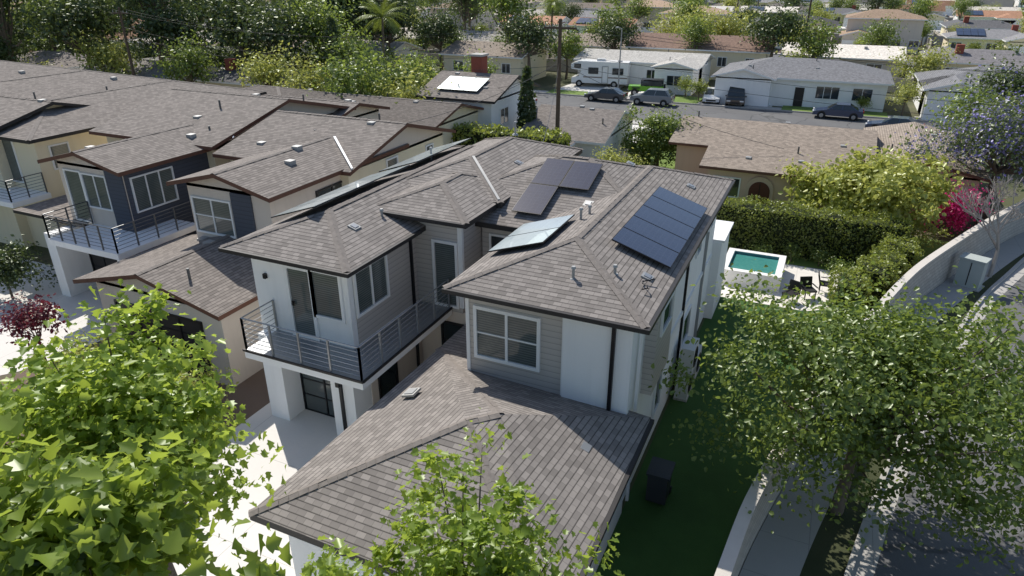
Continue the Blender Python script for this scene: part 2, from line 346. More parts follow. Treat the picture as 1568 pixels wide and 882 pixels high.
def hedge(name,x0,x1,y0,y1,z0,z1,lm,dens=160,ls=.13,seed=1,emp=None):
    R=np.random.default_rng(seed); par=emp or empty(name)
    b=Bd('core',par); b.box(x0+.15,x1-.15,y0+.15,y1-.15,z0,z1-.16,L_IN); b.done()
    dx,dy,dz=x1-x0,y1-y0,z1-z0; P=[];Q=[]
    for (ar,f,n) in ((dx*dy,lambda m:np.c_[R.uniform(x0,x1,m),R.uniform(y0,y1,m),np.full(m,z1)],(0,0,1)),(dx*dz,lambda m:np.c_[R.uniform(x0,x1,m),np.full(m,y0),R.uniform(z0,z1,m)],(0,-1,.3)),(dx*dz,lambda m:np.c_[R.uniform(x0,x1,m),np.full(m,y1),R.uniform(z0,z1,m)],(0,1,.3)),(dy*dz,lambda m:np.c_[np.full(m,x0),R.uniform(y0,y1,m),R.uniform(z0,z1,m)],(-1,0,.3)),(dy*dz,lambda m:np.c_[np.full(m,x1),R.uniform(y0,y1,m),R.uniform(z0,z1,m)],(1,0,.3))):
        m=int(ar*dens); p=f(m); lum=.10*np.sin(p[:,0]*3.1+p[:,2]*2)+.09*np.sin(p[:,1]*3.7+p[:,0]*1.3)+R.normal(size=m)*.06
        P.append(p+np.array(n)*lum[:,None]); Q.append(np.tile(np.array(n,float),(m,1))*.7)
    W,G=leaves(np.vstack(P),np.vstack(Q),ls,'simple',R)
    me=np_mesh('foliage',W,[(f,0,r) for f,r in G],[lm]); o=bpy.data.objects.new('foliage',me); COL.objects.link(o); o.parent=par; return par
# ---------------- ground, roads
b=Bd('ground'); b.face([(-1500,-300,GZ),(900,-300,GZ),(900,1600,GZ),(-1500,1600,GZ)],GROUND); b.done()
def cat(pts,n=6):
    o=[]; P=[pts[0]]+pts+[pts[-1]]
    for i in range(1,len(P)-2):
        p0,p1,p2,p3=[np.array(P[i+j-1],float) for j in range(4)]
        for k in range(n):
            t=k/n; o.append(tuple(.5*((2*p1)+(-p0+p2)*t+(2*p0-5*p1+4*p2-p3)*t*t+(-p0+3*p1-3*p2+p3)*t**3)))
    o.append(tuple(P[-1])); return o
def offs(pl,d):
    o=[]
    for i,p in enumerate(pl):
        a=np.array(pl[max(0,i-1)]);c=np.array(pl[min(len(pl)-1,i+1)]); t=c-a; t=t/np.linalg.norm(t); o.append((p[0]+t[1]*d,p[1]-t[0]*d))
    return o
def strip(b,A,C,z,m,th=0):
    for i in range(len(A)-1):
        q=[(*A[i],z),(*C[i],z),(*C[i+1],z),(*A[i+1],z)]
        if th: b.slab(q,th,m,m)
        else: b.face(q,m)
WL=cat([(-1.3,-6),(-.9,3),(-.3,11.2),(.2,15.1),(1.7,21.5),(3.7,28.6),(5.8,34.0),(10.5,43.7),(16,52),(24,60)])
KB=cat([(.6,-6),(1.3,3),(1.9,10),(2.7,15.5),(4.6,23.5),(7.2,32),(9.2,37),(12.2,43.4),(17.6,51.5),(25,59.2)])
b=Bd('side_street_road'); strip(b,KB,offs(KB,10.5),GZ+.006,ASPH); b.done()
b=Bd('kerb'); strip(b,offs(KB,-.15),KB,GZ+.12,WALK,.13); K2=offs(KB,10.5); strip(b,K2,offs(K2,.15),GZ+.12,WALK,.13); strip(b,KB,offs(KB,.45),GZ+.012,WALK); b.done()
b=Bd('pavement'); strip(b,offs(WL,.12),offs(WL,1.35),GZ+.10,WALK,.1); b.done()
b=Bd('verge_grass'); strip(b,offs(WL,1.35),offs(KB,-.15),GZ+.08,VERGE); b.done()
b=Bd('garden_boundary_wall'); strip(b,offs(WL,-.1),offs(WL,.1),1.55,BLOCK,1.95); strip(b,offs(WL,-.15),offs(WL,.15),1.63,mat('wall_coping',(.58,.54,.49)),.08); b.done()
RY0,RY1=66.,77.5
def road(y0,y1,x0,x1,nm='street_road'):
    b=Bd(nm); b.face([(x0,y0,GZ+.006),(x1,y0,GZ+.006),(x1,y1,GZ+.006),(x0,y1,GZ+.006)],ASPH)
    for s,yy in ((-1,y0),(1,y1)):
        b.box(x0,x1,min(yy,yy+s*.15),max(yy,yy+s*.15),GZ,GZ+.13,WALK); b.box(x0,x1,min(yy+s*.15,yy+s*1.6),max(yy+s*.15,yy+s*1.6),GZ,GZ+.11,WALK)
    b.done()
road(RY0,RY1,-260,60)
b=Bd('driveway_concrete'); b.face([(-15.6,-8,GZ+.01),(-9.,-8,GZ+.01),(-9.,14.6,GZ+.01),(-15.6,14.6,GZ+.01)],CONC); b.face([(-9,-8,GZ+.01),(-3,-8,GZ+.01),(-3,8.1,GZ+.01),(-9,8.1,GZ+.01)],CONC)
b.face([(-36,8.5,GZ+.01),(-28,8.5,GZ+.01),(-25.4,12,GZ+.01),(-24.7,15,GZ+.01),(-24.8,19,GZ+.01),(-36,19,GZ+.01)],CONC); b.done()
b=Bd('mulch_bed'); b.face([(-27.5,5,GZ+.006),(-15.6,5,GZ+.006),(-15.6,18,GZ+.006),(-24.6,18,GZ+.006),(-24.6,14,GZ+.006)],MULCH); b.done()
b=Bd('artificial_turf_lawn'); W2=offs(WL,-.1); pts=[p for p in W2 if -2<p[1]<31]; b.face([(-3.2,pts[0][1],GZ+.012)]+[(*p,GZ+.012) for p in pts]+[(-3.2,pts[-1][1],GZ+.012)],TURF); b.done()
b=Bd('patio_paving'); b.face([(-9,29.2,GZ+.02),(.6,29.2,GZ+.02),(2.2,30.3,GZ+.02),(2.2,34.4,GZ+.02),(-9,34.4,GZ+.02)],PATIO); b.done()
b=Bd('back_boundary_wall'); b.box(-70,-8,39.6,39.8,GZ,1.5,BLOCK); b.box(-7.5,-7.3,29.3,39.6,GZ,1.4,BLOCK); b.done()
# ---------------- hero house
HS=empty('white_two_storey_house')
w=Bd('walls',HS)
w.box(-15,-11.5,14,27,2.7,5.5,STUC); w.box(-15,-11.5,14.6,27,GZ,2.7,STUC)
w.box(-15,-14.25,13.75,14.6,GZ,2.7,STUC); w.box(-12.35,-11.5,13.75,14.6,GZ,2.7,STUC); w.box(-14.25,-12.35,13.85,14.6,2.15,2.7,STUC)
w.box(-11.5,-11.48,14.25,17.6,2.9,5.42,SID); w.box(-11.5,-11.47,14.6,17.6,GZ,2.7,BEIGE)
w.box(-11.5,-9.8,17.6,19.3,2.7,5.95,SID); w.box(-11.5,-7.7,17.65,19.3,GZ,2.7,BEIGE)
w.box(-13.4,-9.7,19.6,27,3,6.0,STUC); w.box(-9.9,-9.74,17.58,17.7,2.9,5.9,WHITE)
w.box(-9.75,-3.7,19,26.5,2.6,5.5,SID)
w.box(-7.7,-3.3,14.2,26.8,GZ,5.5,STUC)
w.box(-7.7,-5.0,14.14,14.2,2.7,5.43,SID); w.box(-5.0,-3.25,14.02,14.2,2.6,5.43,STUC)
w.box(-7.76,-7.7,14.14,18.9,2.7,5.43,SID)
for xx in (-7.78,-5.06): w.box(xx,xx+.1,14.11,14.14,2.75,5.42,WHITE)
w.box(-7.0,-2.95,26.8,29.2,GZ,3.05,STUC); w.box(-7.1,-2.85,26.82,29.3,3.05,3.15,WHITE)
w.box(-9.0,-3.2,8.1,14.2,GZ,2.68,STUC); w.box(-9.0,-7.7,14.2,17.65,GZ,2.55,BEIGE)
w.box(-3.3,-3.0,15.6,17.6,2.6,5.4,SID)
w.box(-3.3,-3.24,18.2,26.6,2.5,2.62,WHITE)
w.box(-11.56,-11.46,13.97,14.12,2.9,5.42,WHITE)
w.done()
r=Bd('roof',HS); s=.33
hip(r,-15.6,-11.05,13.5,27.3,5.6,s,ROOF,DARK,cp=True)
hip(r,-13.0,-9.35,17.15,22,6.05,s,ROOF,DARK,cp=True)
hip(r,-13.8,-9.2,19.3,27.4,6.1,s,ROOF,DARK,cp=True)
hip(r,-12.5,-3.2,18.6,26.9,5.6,s,ROOF,DARK,cp=True)
hip(r,-8.2,-2.9,13.75,27.1,5.6,s,ROOF,DARK,cp=True)
FL=(-9.45,7.6,2.8);FR=(-2.7,7.6,2.8);BR=(-2.7,14.35,2.8);A=(-6.1,10.95,3.91);Bp=(-5.55,11.5,3.91);BL=(-9.45,15.4,2.62)
for f in ([FL,FR,A],[FR,BR,Bp,A],[BR,BL,Bp],[BL,FL,A],[BL,A,Bp]): r.face(f,ROOF)
for a_,c_ in ((FL,FR),(FR,BR),(BL,FL)):
    r.face([a_,(a_[0],a_[1],a_[2]-.17),(c_[0],c_[1],c_[2]-.17),c_],DARK)
r.face([(p[0],p[1],2.62) for p in (FL,FR,BR,(-9.45,14.35,0))],WHITE)
r.box(-9.45,-7.7,15.3,17.65,2.5,2.63,DARK,ROOF)
for h in ((FL,A),(FR,A),(A,Bp),(Bp,BL)): caps(r,*h)
for (x0,x1,y0,y1,z) in ((-15.6,-11.05,13.4,13.5,5.6),(-8.2,-2.9,13.65,13.75,5.6),(-13,-9.35,17.05,17.15,6.05)): r.box(x0,x1,y0,y1,z-.12,z-.005,DARK)
r.box(-2.9,-2.8,13.65,27.1,5.48,5.595,DARK); r.box(-11.05,-10.95,13.4,17.2,5.48,5.595,DARK); r.box(-2.7,-2.6,7.6,14.3,2.68,2.795,DARK)
r.slab([(-11.42,21.56,6.91),(-11.34,21.62,6.91),(-9.27,19.41,6.19),(-9.33,19.35,6.19)],.05,GALV,GALV)
r.done()
d=Bd('downpipes',HS); d.box(-3.75,-3.66,13.93,14.02,2.95,5.45,BLACK); d.box(-3.24,-3.16,14.7,14.78,GZ,5.45,WHITE); d.box(-11.47,-11.39,17.2,17.28,GZ,5.45,BLACK); d.box(-12.0,-11.9,13.68,13.75,GZ,2.7,BLACK)
d.box(-3.3,-3.22,21,21.07,GZ,5.4,BLACK); d.box(-3.3,-3.2,24.6,24.7,GZ,4.2,METAL); d.done()
g=Bd('windows',HS)
win(g,'-y',14.14,-7.45,3.6,1.72,1.38,2,2,BLIND,fw=.09)
win(g,'-y',14.0,-12.72,3.75,.95,1.4,1,1,BLIND,fw=.09)
win(g,'+x',-11.48,14.32,3.85,1.5,1.3,2,1,BLIND,fw=.09)
win(g,'-y',17.6,-10.75,2.95,.75,2.15,1,1,BLIND,fw=.09)
win(g,'-y',19.0,-9.4,4.1,1.2,.95,1,1,GLASS)
for (y,z,ww,hh) in ((16.0,4.3,1.1,.7),(19.5,4.6,.6,.6),(22.6,4.0,.7,1.2),(25,4.2,.7,.9),(17.6,.6,.7,1.7),(21.5,.9,1.2,1.1)): win(g,'+x',-3.0 if y<17.5 and z>3 else -3.3,y,z,ww,hh,1,1,GLASS)
g.done()
g=Bd('doors',HS)
win(g,'-y',14.0,-13.62,2.95,.78,2.15,1,1,BLIND,fw=.12); g.box(-13.55,-13.50,13.9,13.95,3.9,4.05,BLACK)
win(g,'-y',17.65,-10.6,GZ,.9,2.6,1,4,GLASS,BLACK)
win(g,'-y',14.55,-14.2,GZ+.02,1.8,2.45,2,4,mat('frosted_glass',(.07,.085,.085),.15,.2,1,0,spec=.9),BLACK)
win(g,'+x',-11.47,15.0,GZ+.02,.9,2.3,1,1,GLASS,BLACK)
g.done()
g=Bd('balcony',HS)
g.box(-14.4,-10.2,12.6,14.0,2.6,2.85,WHITE,METAL); g.box(-11.47,-10.2,14.0,17.58,2.6,2.85,WHITE,METAL)
g.box(-14.43,-10.17,12.56,12.6,2.83,2.9,DARK); g.box(-10.2,-10.15,12.6,17.6,2.83,2.9,DARK)
def rail(b,p,q,n,z=2.88,h=1.02,m=None):
    m=m or METAL; p,q=V((*p,0)),V((*q,0)); d=(q-p)
    for i in range(n+1):
        a=p+d*i/n; b.box(a.x-.025,a.x+.025,a.y-.025,a.y+.025,z,z+h,m)
    for k in range(7):
        zz=z+.12+k*(h-.12)/6; rr=.022 if k==6 else .011
        b.cyl((p.x,p.y,zz),(q.x,q.y,zz),rr,rr,m,6)
rail(g,(-14.35,12.65),(-10.25,12.65),4); rail(g,(-10.25,12.65),(-10.25,17.5),5); rail(g,(-14.35,12.65),(-14.35,13.95),1)
g.done()
g=Bd('wall_lamp',HS); g.box(-12.05,-11.93,13.6,13.74,1.6,1.9,BLACK); g.box(-14.55,-14.45,13.9,14.0,4.6,4.75,BLACK); g.done()
g=Bd('house_number',HS)
for i in range(3): g.box(-14.85+i*.16,-14.76+i*.16,13.73,13.745,2.3,2.5,BLACK)
g.done()
sp=Bd('solar_panels',HS)
def panels(b,o,a,u,na,nu,pw,ph,cm=None):
    a=V(a).normalized();u=V(u).normalized();n=a.cross(u); n=n if n.z>0 else -n; o=V(o)+n*.13
    for i in range(na):
        for j in range(nu):
            p=o+a*(i*(pw+.02))+u*(j*(ph+.02))
            b.ob(p,a*pw,u*ph,n*.035,BLACK); b.ob(p+a*.02+u*.02+n*.0352,a*(pw-.04),u*(ph-.04),n*.003,cm or SOLAR)
panels(sp,(-3.12,16.9,5.6+.33*.22),(0,1,0),(-1,0,s),5,1,1.08,1.75)
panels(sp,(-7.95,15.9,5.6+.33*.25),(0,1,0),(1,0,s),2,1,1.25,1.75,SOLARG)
panels(sp,(-8.75,19.2,5.6+.33*.6),(1,0,0),(0,1,s),1,1,1.02,1.6)
panels(sp,(-8.75,20.75,5.6+.33*2.15),(1,0,0),(0,1,s),2,1,1.02,1.6)
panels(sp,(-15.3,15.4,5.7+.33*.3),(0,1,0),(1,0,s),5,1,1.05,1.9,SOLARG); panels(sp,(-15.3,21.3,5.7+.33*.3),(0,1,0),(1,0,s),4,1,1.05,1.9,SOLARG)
sp.done()
vt=Bd('roof_vents',HS)
def vent(x,y,z,nx,ny,sz=.38):
    n=V((nx,ny,1)).normalized(); u=n.orthogonal().normalized() if (nx==0 and ny==0) else V((0,0,1)).cross(n).normalized(); q=n.cross(u)
    o=V((x,y,z))-u*sz/2-q*sz/2; vt.ob(o-n*.02,u*sz,q*sz,n*.06,GALV); vt.ob(o+u*.06+q*.06+n*.04,u*(sz-.12),q*(sz-.12),n*.02,METAL)
vent(-8.5,12.4,2.8+.33*.95,-.33,0);vent(-3.7,12.1,2.8+.33*1,.33,0);vent(-4.2,10.6,2.8+.33*1.5,.33,0,.42)
vent(-3.5,16.1,5.6+.33*.6,.33,0,.3);vent(-12.3,15.6,5.6+.33*1.25,.33,0,.3);vent(-6.2,24,5.6+.33*3,.33,0,.3);vent(-4,24.2,5.6+.33*1.1,.33,0,.3);vent(-10.2,23,6.1+.33*1,.33,0,.3);vent(-6.5,20.2,6.15,0,-.33,.3)
for x,y,z,h in ((-5.1,14.9,5.95,.28),(-6.1,18.3,6.25,.35),(-6.0,18.8,6.2,.35),(-14.0,23,6.1,.5),(-11.7,26,6.8,.45),(-12.2,16.9,5.9,.25),(-4.2,15.5,6.0,.2)):
    vt.cyl((x,y,z-.05),(x,y,z+.02),.14,.08,GALV,10); vt.cyl((x,y,z),(x,y,z+h),.04,.04,GALV,8); vt.cyl((x,y,z+h),(x,y,z+h+.06),.07,.05,GALV,8)
for i in range(6):
    vt.cyl((-3.4+.12*math.sin(i*1.3),15.2+i*.12,5.85),(-3.4+.12*math.sin(i*1.3+1.3),15.32+i*.12,5.87),.018,.018,BLACK,6)
vt.done()
# AC units, bin, pool
def ac(x,y,z=GZ):
    e=empty('air_conditioner_unit'); b=Bd('casing',e); b.box(x,x+.42,y,y+.95,z+.08,z+.98,mat('ac_white',(.62,.62,.6),.5,.05,3,0)); 
    b.box(x-.02,x+.44,y-.02,y+.97,z,z+.08,WALK); b.done(.015)
    b=Bd('fan_grille',e); 
    for rr in (.12,.2,.28,.35):
        for i in range(20):
            t0=2*math.pi*i/20;t1=2*math.pi*(i+1)/20; b.cyl((x+.435,y+.45+rr*math.cos(t0),z+.52+rr*math.sin(t0)),(x+.435,y+.45+rr*math.cos(t1),z+.52+rr*math.sin(t1)),.008,.008,BLACK,4,False)
    b.cyl((x+.421,y+.45,z+.52),(x+.43,y+.45,z+.52),.37,.37,DARK,20); b.done()
ac(-3.1,20.2); ac(-3.1,21.7); ac(-3.05,20.3,GZ+1.0)
e=empty('wheelie_bin'); b=Bd('body',e); x,y=-2.7,14.9
BINM=mat('bin_plastic',(.04,.045,.05),.5,.1,3,0)
b.ob((x-.02,y-.04,GZ+.1),(.54,0,0),(0,.6,0),(0,0,.9),BINM); b.done(.02)
b=Bd('lid',e); b.ob((x-.06,y-.1,GZ+1.0),(.64,0,0),(0,.75,.03),(0,0,.06),BINM); b.cyl((x-.05,y+.65,GZ+.12),(x+.55,y+.65,GZ+.12),.1,.1,BLACK,12); b.done(.02)
e=empty('swimming_pool_spa'); b=Bd('coping',e); X0,X1,Y0,Y1=-3.3,-.6,30.7,33.6; ZT=.35
CO=mat('pool_coping',(.78,.77,.74),.7,.04,3,.05)
for q in ((X0,X1,Y0,Y0+.3),(X0,X1,Y1-.3,Y1),(X0,X0+.3,Y0+.3,Y1-.3),(X1-.3,X1,Y0+.3,Y1-.3)): b.box(*q,GZ,ZT,CO)
b.done(.02); b=Bd('water',e); b.box(X0+.3,X1-.3,Y0+.3,Y1-.3,GZ,ZT-.14,WATER); b.done()
b=Bd('step_tiles',e); TI=mat('pool_tile',(.05,.16,.19),.2,.3,8,0); b.box(X0+.3,X1-.3,Y0+.3,Y0+.33,ZT-.14,ZT-.02,TI); b.box(X0+.3,X0+.33,Y0+.33,Y1-.3,ZT-.14,ZT-.02,TI); b.box(X0+.33,X1-.3,Y1-.33,Y1-.3,ZT-.14,ZT-.02,TI); b.done()
def chair(x,y,rz):
    e=empty('patio_chair',(x,y,GZ+.02),rz); b=Bd('frame',e)
    for a in (-.25,.22):
        for c in (-.25,.22): b.box(a,a+.04,c,c+.04,0,.4,BLACK)
    b.box(-.27,.28,-.27,.28,.4,.47,DARK); b.ob((-.27,.24,.45),(.55,0,0),(0,.05,0),(0,.12,.45),DARK); b.box(-.29,-.24,-.25,.25,.6,.63,BLACK); b.box(.25,.3,-.25,.25,.6,.63,BLACK); b.done()
chair(.6,30.6,.5); chair(1.3,31.6,1.6); chair(-.1,29.9,-.4)
# hedges
hedge('clipped_hedge',-6,4.6,35.4,36.9,GZ,2.0,L_HD,220,.13,3)
hp=empty('clipped_hedge')
for i,(x,y) in enumerate([(2.1,28.7),(2.9,30.3),(3.5,31.9),(4.1,33.5)]): hedge('h',x-.6,x+.65,y-.9,y+.9,GZ,1.75+.1*(i%2),L_HD,220,.13,10+i,hp)
hedge('garden_hedge',-29,-15,40.5,42,GZ,3.3,L_HD,60,.28,5)
for i,(x,y,rr) in enumerate([(-5,34.9,.45),(-3.6,34.9,.4),(-1.8,34.8,.5),(-.4,34.9,.4),(.9,34.8,.5),(1.9,34.2,.5),(2.3,33,.5)]):
    inst('garden_shrub',tree_mesh('shrub',.2,.4,(rr,rr,.4),20,500,.12,L_MG,'simple',.03,i,.4),(x,y,GZ))
# ---------------- neighbours
def house(name,parts,roofm,wallm,fm,winside=('-y','+x'),seed=0,white=False,extra=None,wh=(1.3,1.1),gm=None):
    R=random.Random(seed); e=empty(name); wb=Bd('walls',e);rb=Bd('roof',e);gb=Bd('windows',e)
    for (k,x0,x1,y0,y1,z,sl,*o) in parts:
        ov=.5; wb.box(x0+ov,x1-ov,y0+ov,y1-ov,GZ,z-.08,o[0] if o else wallm)
        if k=='hip': hip(rb,x0,x1,y0,y1,z,sl,roofm,fm,cp=y0<40)
        elif k=='gx': gable(rb,x0,x1,y0,y1,z,sl,'x',roofm,fm,wallm)
        else: gable(rb,x0,x1,y0,y1,z,sl,'y',roofm,fm,wallm)
        if y0<40 and k!='hip':
            if k=='gx': caps(rb,(x0,(y0+y1)/2,z+sl*(y1-y0)/2),(x1,(y0+y1)/2,z+sl*(y1-y0)/2))
            else: caps(rb,((x0+x1)/2,y0,z+sl*(x1-x0)/2),((x0+x1)/2,y1,z+sl*(x1-x0)/2))
        for sd in winside:
            L=(x1-x0 if sd in('-y','+y') else y1-y0)-1.6; st=(x0 if sd in('-y','+y') else y0)+.9
            c={'-y':y0+ov,'+y':y1-ov,'+x':x1-ov,'-x':x0+ov}[sd]; n=max(1,int(L/3.2))
            for i in range(n):
                if R.random()<.8:
                    ww=wh[0]*R.uniform(.7,1.3); pos=st+L*(i+.5)/n-ww/2
                    win(gb,sd,c,pos,z-2.0,ww,wh[1],2,1,gm or GLASS)
                    if z>4.5 and R.random()<.6: win(gb,sd,c,pos,z-4.9,ww,wh[1],2,1,GLASS)
        for i in range(3):
            xx=R.uniform(x0+1,x1-1);yy=R.uniform(y0+1,y1-1)
            if k=='gx': zz=z+sl*min(yy-y0,y1-yy)
            elif k=='gy': zz=z+sl*min(xx-x0,x1-xx)
            else: zz=z+sl*min(yy-y0,y1-yy,xx-x0,x1-xx)
            rb.box(xx,xx+.32,yy,yy+.32,zz-.1,zz+.1,GALV) if i else rb.cyl((xx,yy,zz-.1),(xx,yy,zz+.4),.05,.05,DMETAL,8)
    if extra: extra(wb,rb,gb)
    wb.done();rb.done();gb.done(); return e
def ex1(w,r,g):
    win(g,'-y',18.2,-22.0,3.6,1.9,1.35,2,2,BLIND); w.box(-19.95,-18.95,18.13,18.2,3.0,5.4,SIDD)
    win(g,'+x',-18.1,20.8,4.5,1.9,.4,2,1,GLASS,DARK); win(g,'+x',-17.7,25.2,4.2,.8,1.0,1,1,BLIND,WHITE); win(g,'+x',-17.7,28.6,4.2,.6,.9,1,1,BLIND,WHITE)
    win(g,'-y',14.5,-22.6,GZ+.05,4.2,2.3,4,4,DARK,BLACK)
    r.slab([(-19.8,24.3,6.3),(-19.71,24.35,6.3),(-17.15,22.05,5.72),(-17.15,21.95,5.7)],.05,WHITE,WHITE)
house('beige_two_storey_house',[('gy',-22.7,-17.6,17.7,27,5.6,.24),('gx',-24.7,-17.2,21.9,30.8,5.55,.26,CREAM),('gy',-24,-16.9,14,19,2.75,.24)],ROOFN,BEIGE,BROWN,winside=(),seed=1,extra=ex1)
def ex2(w,r,g):
    w.box(-26.0,-25.93,18.35,23,GZ,5.45,SIDD); w.box(-27.0,-26.0,18.24,18.3,2.85,5.45,SIDD)
    win(g,'-y',18.3,-29.6,2.95,.95,2.2,1,1,BLIND,WHITE); win(g,'-y',18.3,-28.5,3.7,1.4,1.4,2,1,BLIND)
    win(g,'+x',-25.93,18.6,3.7,2.0,1.4,3,1,BLIND)
    w.box(-28.6,-24.4,16.2,18.3,2.6,2.85,STUC); w.box(-26,-24.4,18.3,20.2,2.6,2.85,STUC)
    rail(w,(-28.55,16.25),(-24.45,16.25),5,m=DMETAL); rail(w,(-24.45,16.25),(-24.45,20.1),4,m=DMETAL); rail(w,(-28.55,16.25),(-28.55,18.2),2,m=DMETAL)
    w.box(-30.2,-29.6,17.0,18.3,GZ,2.6,STUC); w.box(-25,-24.5,16.5,17,GZ,2.6,STUC); win(g,'-y',18.28,-29.4,GZ+.05,3.4,2.2,4,4,DARK,BLACK)
    r.slab([(-26.8,25.3,6.4),(-26.71,25.35,6.4),(-24.9,23.5,5.97),(-24.9,23.4,5.95)],.05,WHITE,WHITE)
    r.box(-33.8,-29,18.0,21.8,2.7,2.85,DARK,ROOFN)
house('white_balcony_house',[('gy',-30.5,-25.5,17.8,25,5.6,.24),('gx',-33.2,-25.0,22.2,33,5.75,.24,CREAM),('gx',-31.5,-24.7,30,36,5.3,.24)],ROOFN,BEIGE,BROWN,winside=(),seed=2,extra=ex2)
def ex3(w,r,g):
    for y in (21.2,24.5,28,31): win(g,'+x',-35,y,3.9,.9,1.1,1,1,BLIND)
    win(g,'-y',20.5,-40,3.4,1.6,1.6,2,1,BLIND); win(g,'-y',20.5,-37.6,3.2,.9,2.1,1,1,BLIND)
    w.box(-41.5,-34.8,18.6,20.5,2.6,2.85,STUC); rail(w,(-41.4,18.65),(-34.9,18.65),6,m=DMETAL); rail(w,(-34.9,18.65),(-34.9,20.4),2,m=DMETAL)
house('cream_two_storey_house',[('hip',-42.5,-34.5,20,36,5.6,.25),('gx',-42.5,-37,19.5,27,5.8,.25)],ROOFN,CREAM,DARK,winside=(),seed=3,extra=ex3)
house('cream_two_storey_house',[('hip',-52,-44,21,37,5.6,.25),('gx',-53,-47,18,26,5.8,.25)],ROOFN,STUC,DARK,seed=4)
house('cream_two_storey_house',[('hip',-63,-54.5,20,38,5.6,.25)],ROOFN,CREAM,DARK,seed=5)
house('brown_roof_house',[('gx',-34,-22.5,37.5,45,3.9,.25),('hip',-46,-36,39,47,3.6,.25)],shingle('shingle_dkbrown',(.16,.14,.125)),CREAM,BROWN,seed=6)
RT=shingle('shingle_tan',(.33,.275,.225)); RG=shingle('shingle_grey',(.23,.23,.24)); RL=shingle('shingle_light',(.54,.52,.48)); RR=shingle('shingle_redbrown',(.27,.18,.14))
GR=[shingle('roof_a',(.24,.20,.17),orand=True),shingle('roof_b',(.22,.22,.23),orand=True),shingle('roof_c',(.42,.40,.37),orand=True),shingle('roof_d',(.30,.22,.16),orand=True),shingle('roof_e',(.30,.17,.11),orand=True),shingle('roof_f',(.14,.135,.14),orand=True),shingle('roof_g',(.50,.47,.42),orand=True),shingle('roof_h',(.20,.18,.17),orand=True)]
BRICK=mat('brick_red',(.30,.09,.06),.9,.25,6,.3)
def exb1(w,r,g):
    r.box(-25.6,-24.7,48.6,49.6,3,7.0,BRICK); r.box(-25.7,-24.6,48.5,49.7,7.0,7.15,WALK)
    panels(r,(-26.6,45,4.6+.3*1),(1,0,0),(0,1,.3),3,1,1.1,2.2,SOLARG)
house('white_two_storey_gable_house',[('gx',-28,-21.4,44,52.5,4.6,.3)],ROOFN,STUC,DARK,seed=7,extra=exb1)
house('white_bungalow',[('gx',-20,-13.4,44.6,54,2.3,.3),('gy',-19,-15.5,42.6,46,2.2,.3)],ROOFN,STUC,WHITE,seed=8)
def exb3(w,r,g):
    c=-2.9; yy=42.0
    def arch(h,hw,y0,m):
        P=[(c-hw,h),(c-hw,GZ)][::-1]+[(c-hw*math.cos(math.pi*i/12),h+hw*math.sin(math.pi*i/12)) for i in range(1,12)]+[(c+hw,h),(c+hw,GZ)]
        w.face([(x,y0,z) for x,z in P],m)
        for i in range(len(P)):
            a,d=P[i],P[(i+1)%len(P)]; w.face([(a[0],y0,a[1]),(d[0],y0,d[1]),(d[0],yy,d[1]),(a[0],yy,a[1])],m)
    arch(1.1,.8,yy-.12,mat('arch_trim',(.55,.42,.32))); arch(1.0,.6,yy-.15,mat('door_red_brown',(.10,.035,.025),.6)); w.box(c-.02,c+.02,yy-.165,yy-.152,GZ,1.5,BLACK)
    win(g,'-y',yy,-5.6,.5,1.5,1.1,2,1); win(g,'-y',yy,-.9,.5,1.3,1.1,2,1)
house('tan_bungalow',[('gx',-9.5,3.2,46.5,55.5,2.4,.22),('gx',-6.5,1.6,41.5,47.6,2.3,.22),('gy',2.6,9,44.5,57,2.4,.22)],RT,stucco('stucco_tan',(.62,.46,.35)),BROWN,winside=('+x',),seed=9,extra=exb3)
def exw(w,r,g):
    win(g,'-y',80.9,-11,GZ+.05,4.6,2.1,1,4,mat('garage_dark',(.05,.05,.055),.6,.05,2,0),WHITE)
    win(g,'-y',80.5,-3.6,GZ+.05,.95,2.05,1,1,DARK); win(g,'-y',80.5,-1.5,.7,2.2,1.2,3,1); win(g,'-y',80.5,2,.7,1.8,1.2,2,1)
house('white_ranch_house',[('hip',-12,5.6,80,91,2.6,.28),('gy',-12.2,-5.5,78.5,86,2.6,.28)],RG,STUC,WHITE,winside=(),seed=10,extra=exw)
house('white_ranch_house',[('hip',8,24,80,91,2.6,.28),('gy',8,14,77.5,84,2.6,.28)],RG,STUC,WHITE,winside=('-y',),seed=11)
house('white_ranch_house',[('gx',-31,-14.5,87,96,2.6,.2),('gy',-20,-14.5,83,90,2.6,.25)],RL,STUC,WHITE,winside=('-y',),seed=12)
house('brown_ranch_house',[('gx',-27,-8,97,107,3.4,.3)],RR,CREAM,WHITE,winside=('-y',),seed=13)
house('tan_ranch_house',[('gx',-48,-36,82,92,3.0,.25)],RT,CREAM,WHITE,winside=('-y',),seed=14)
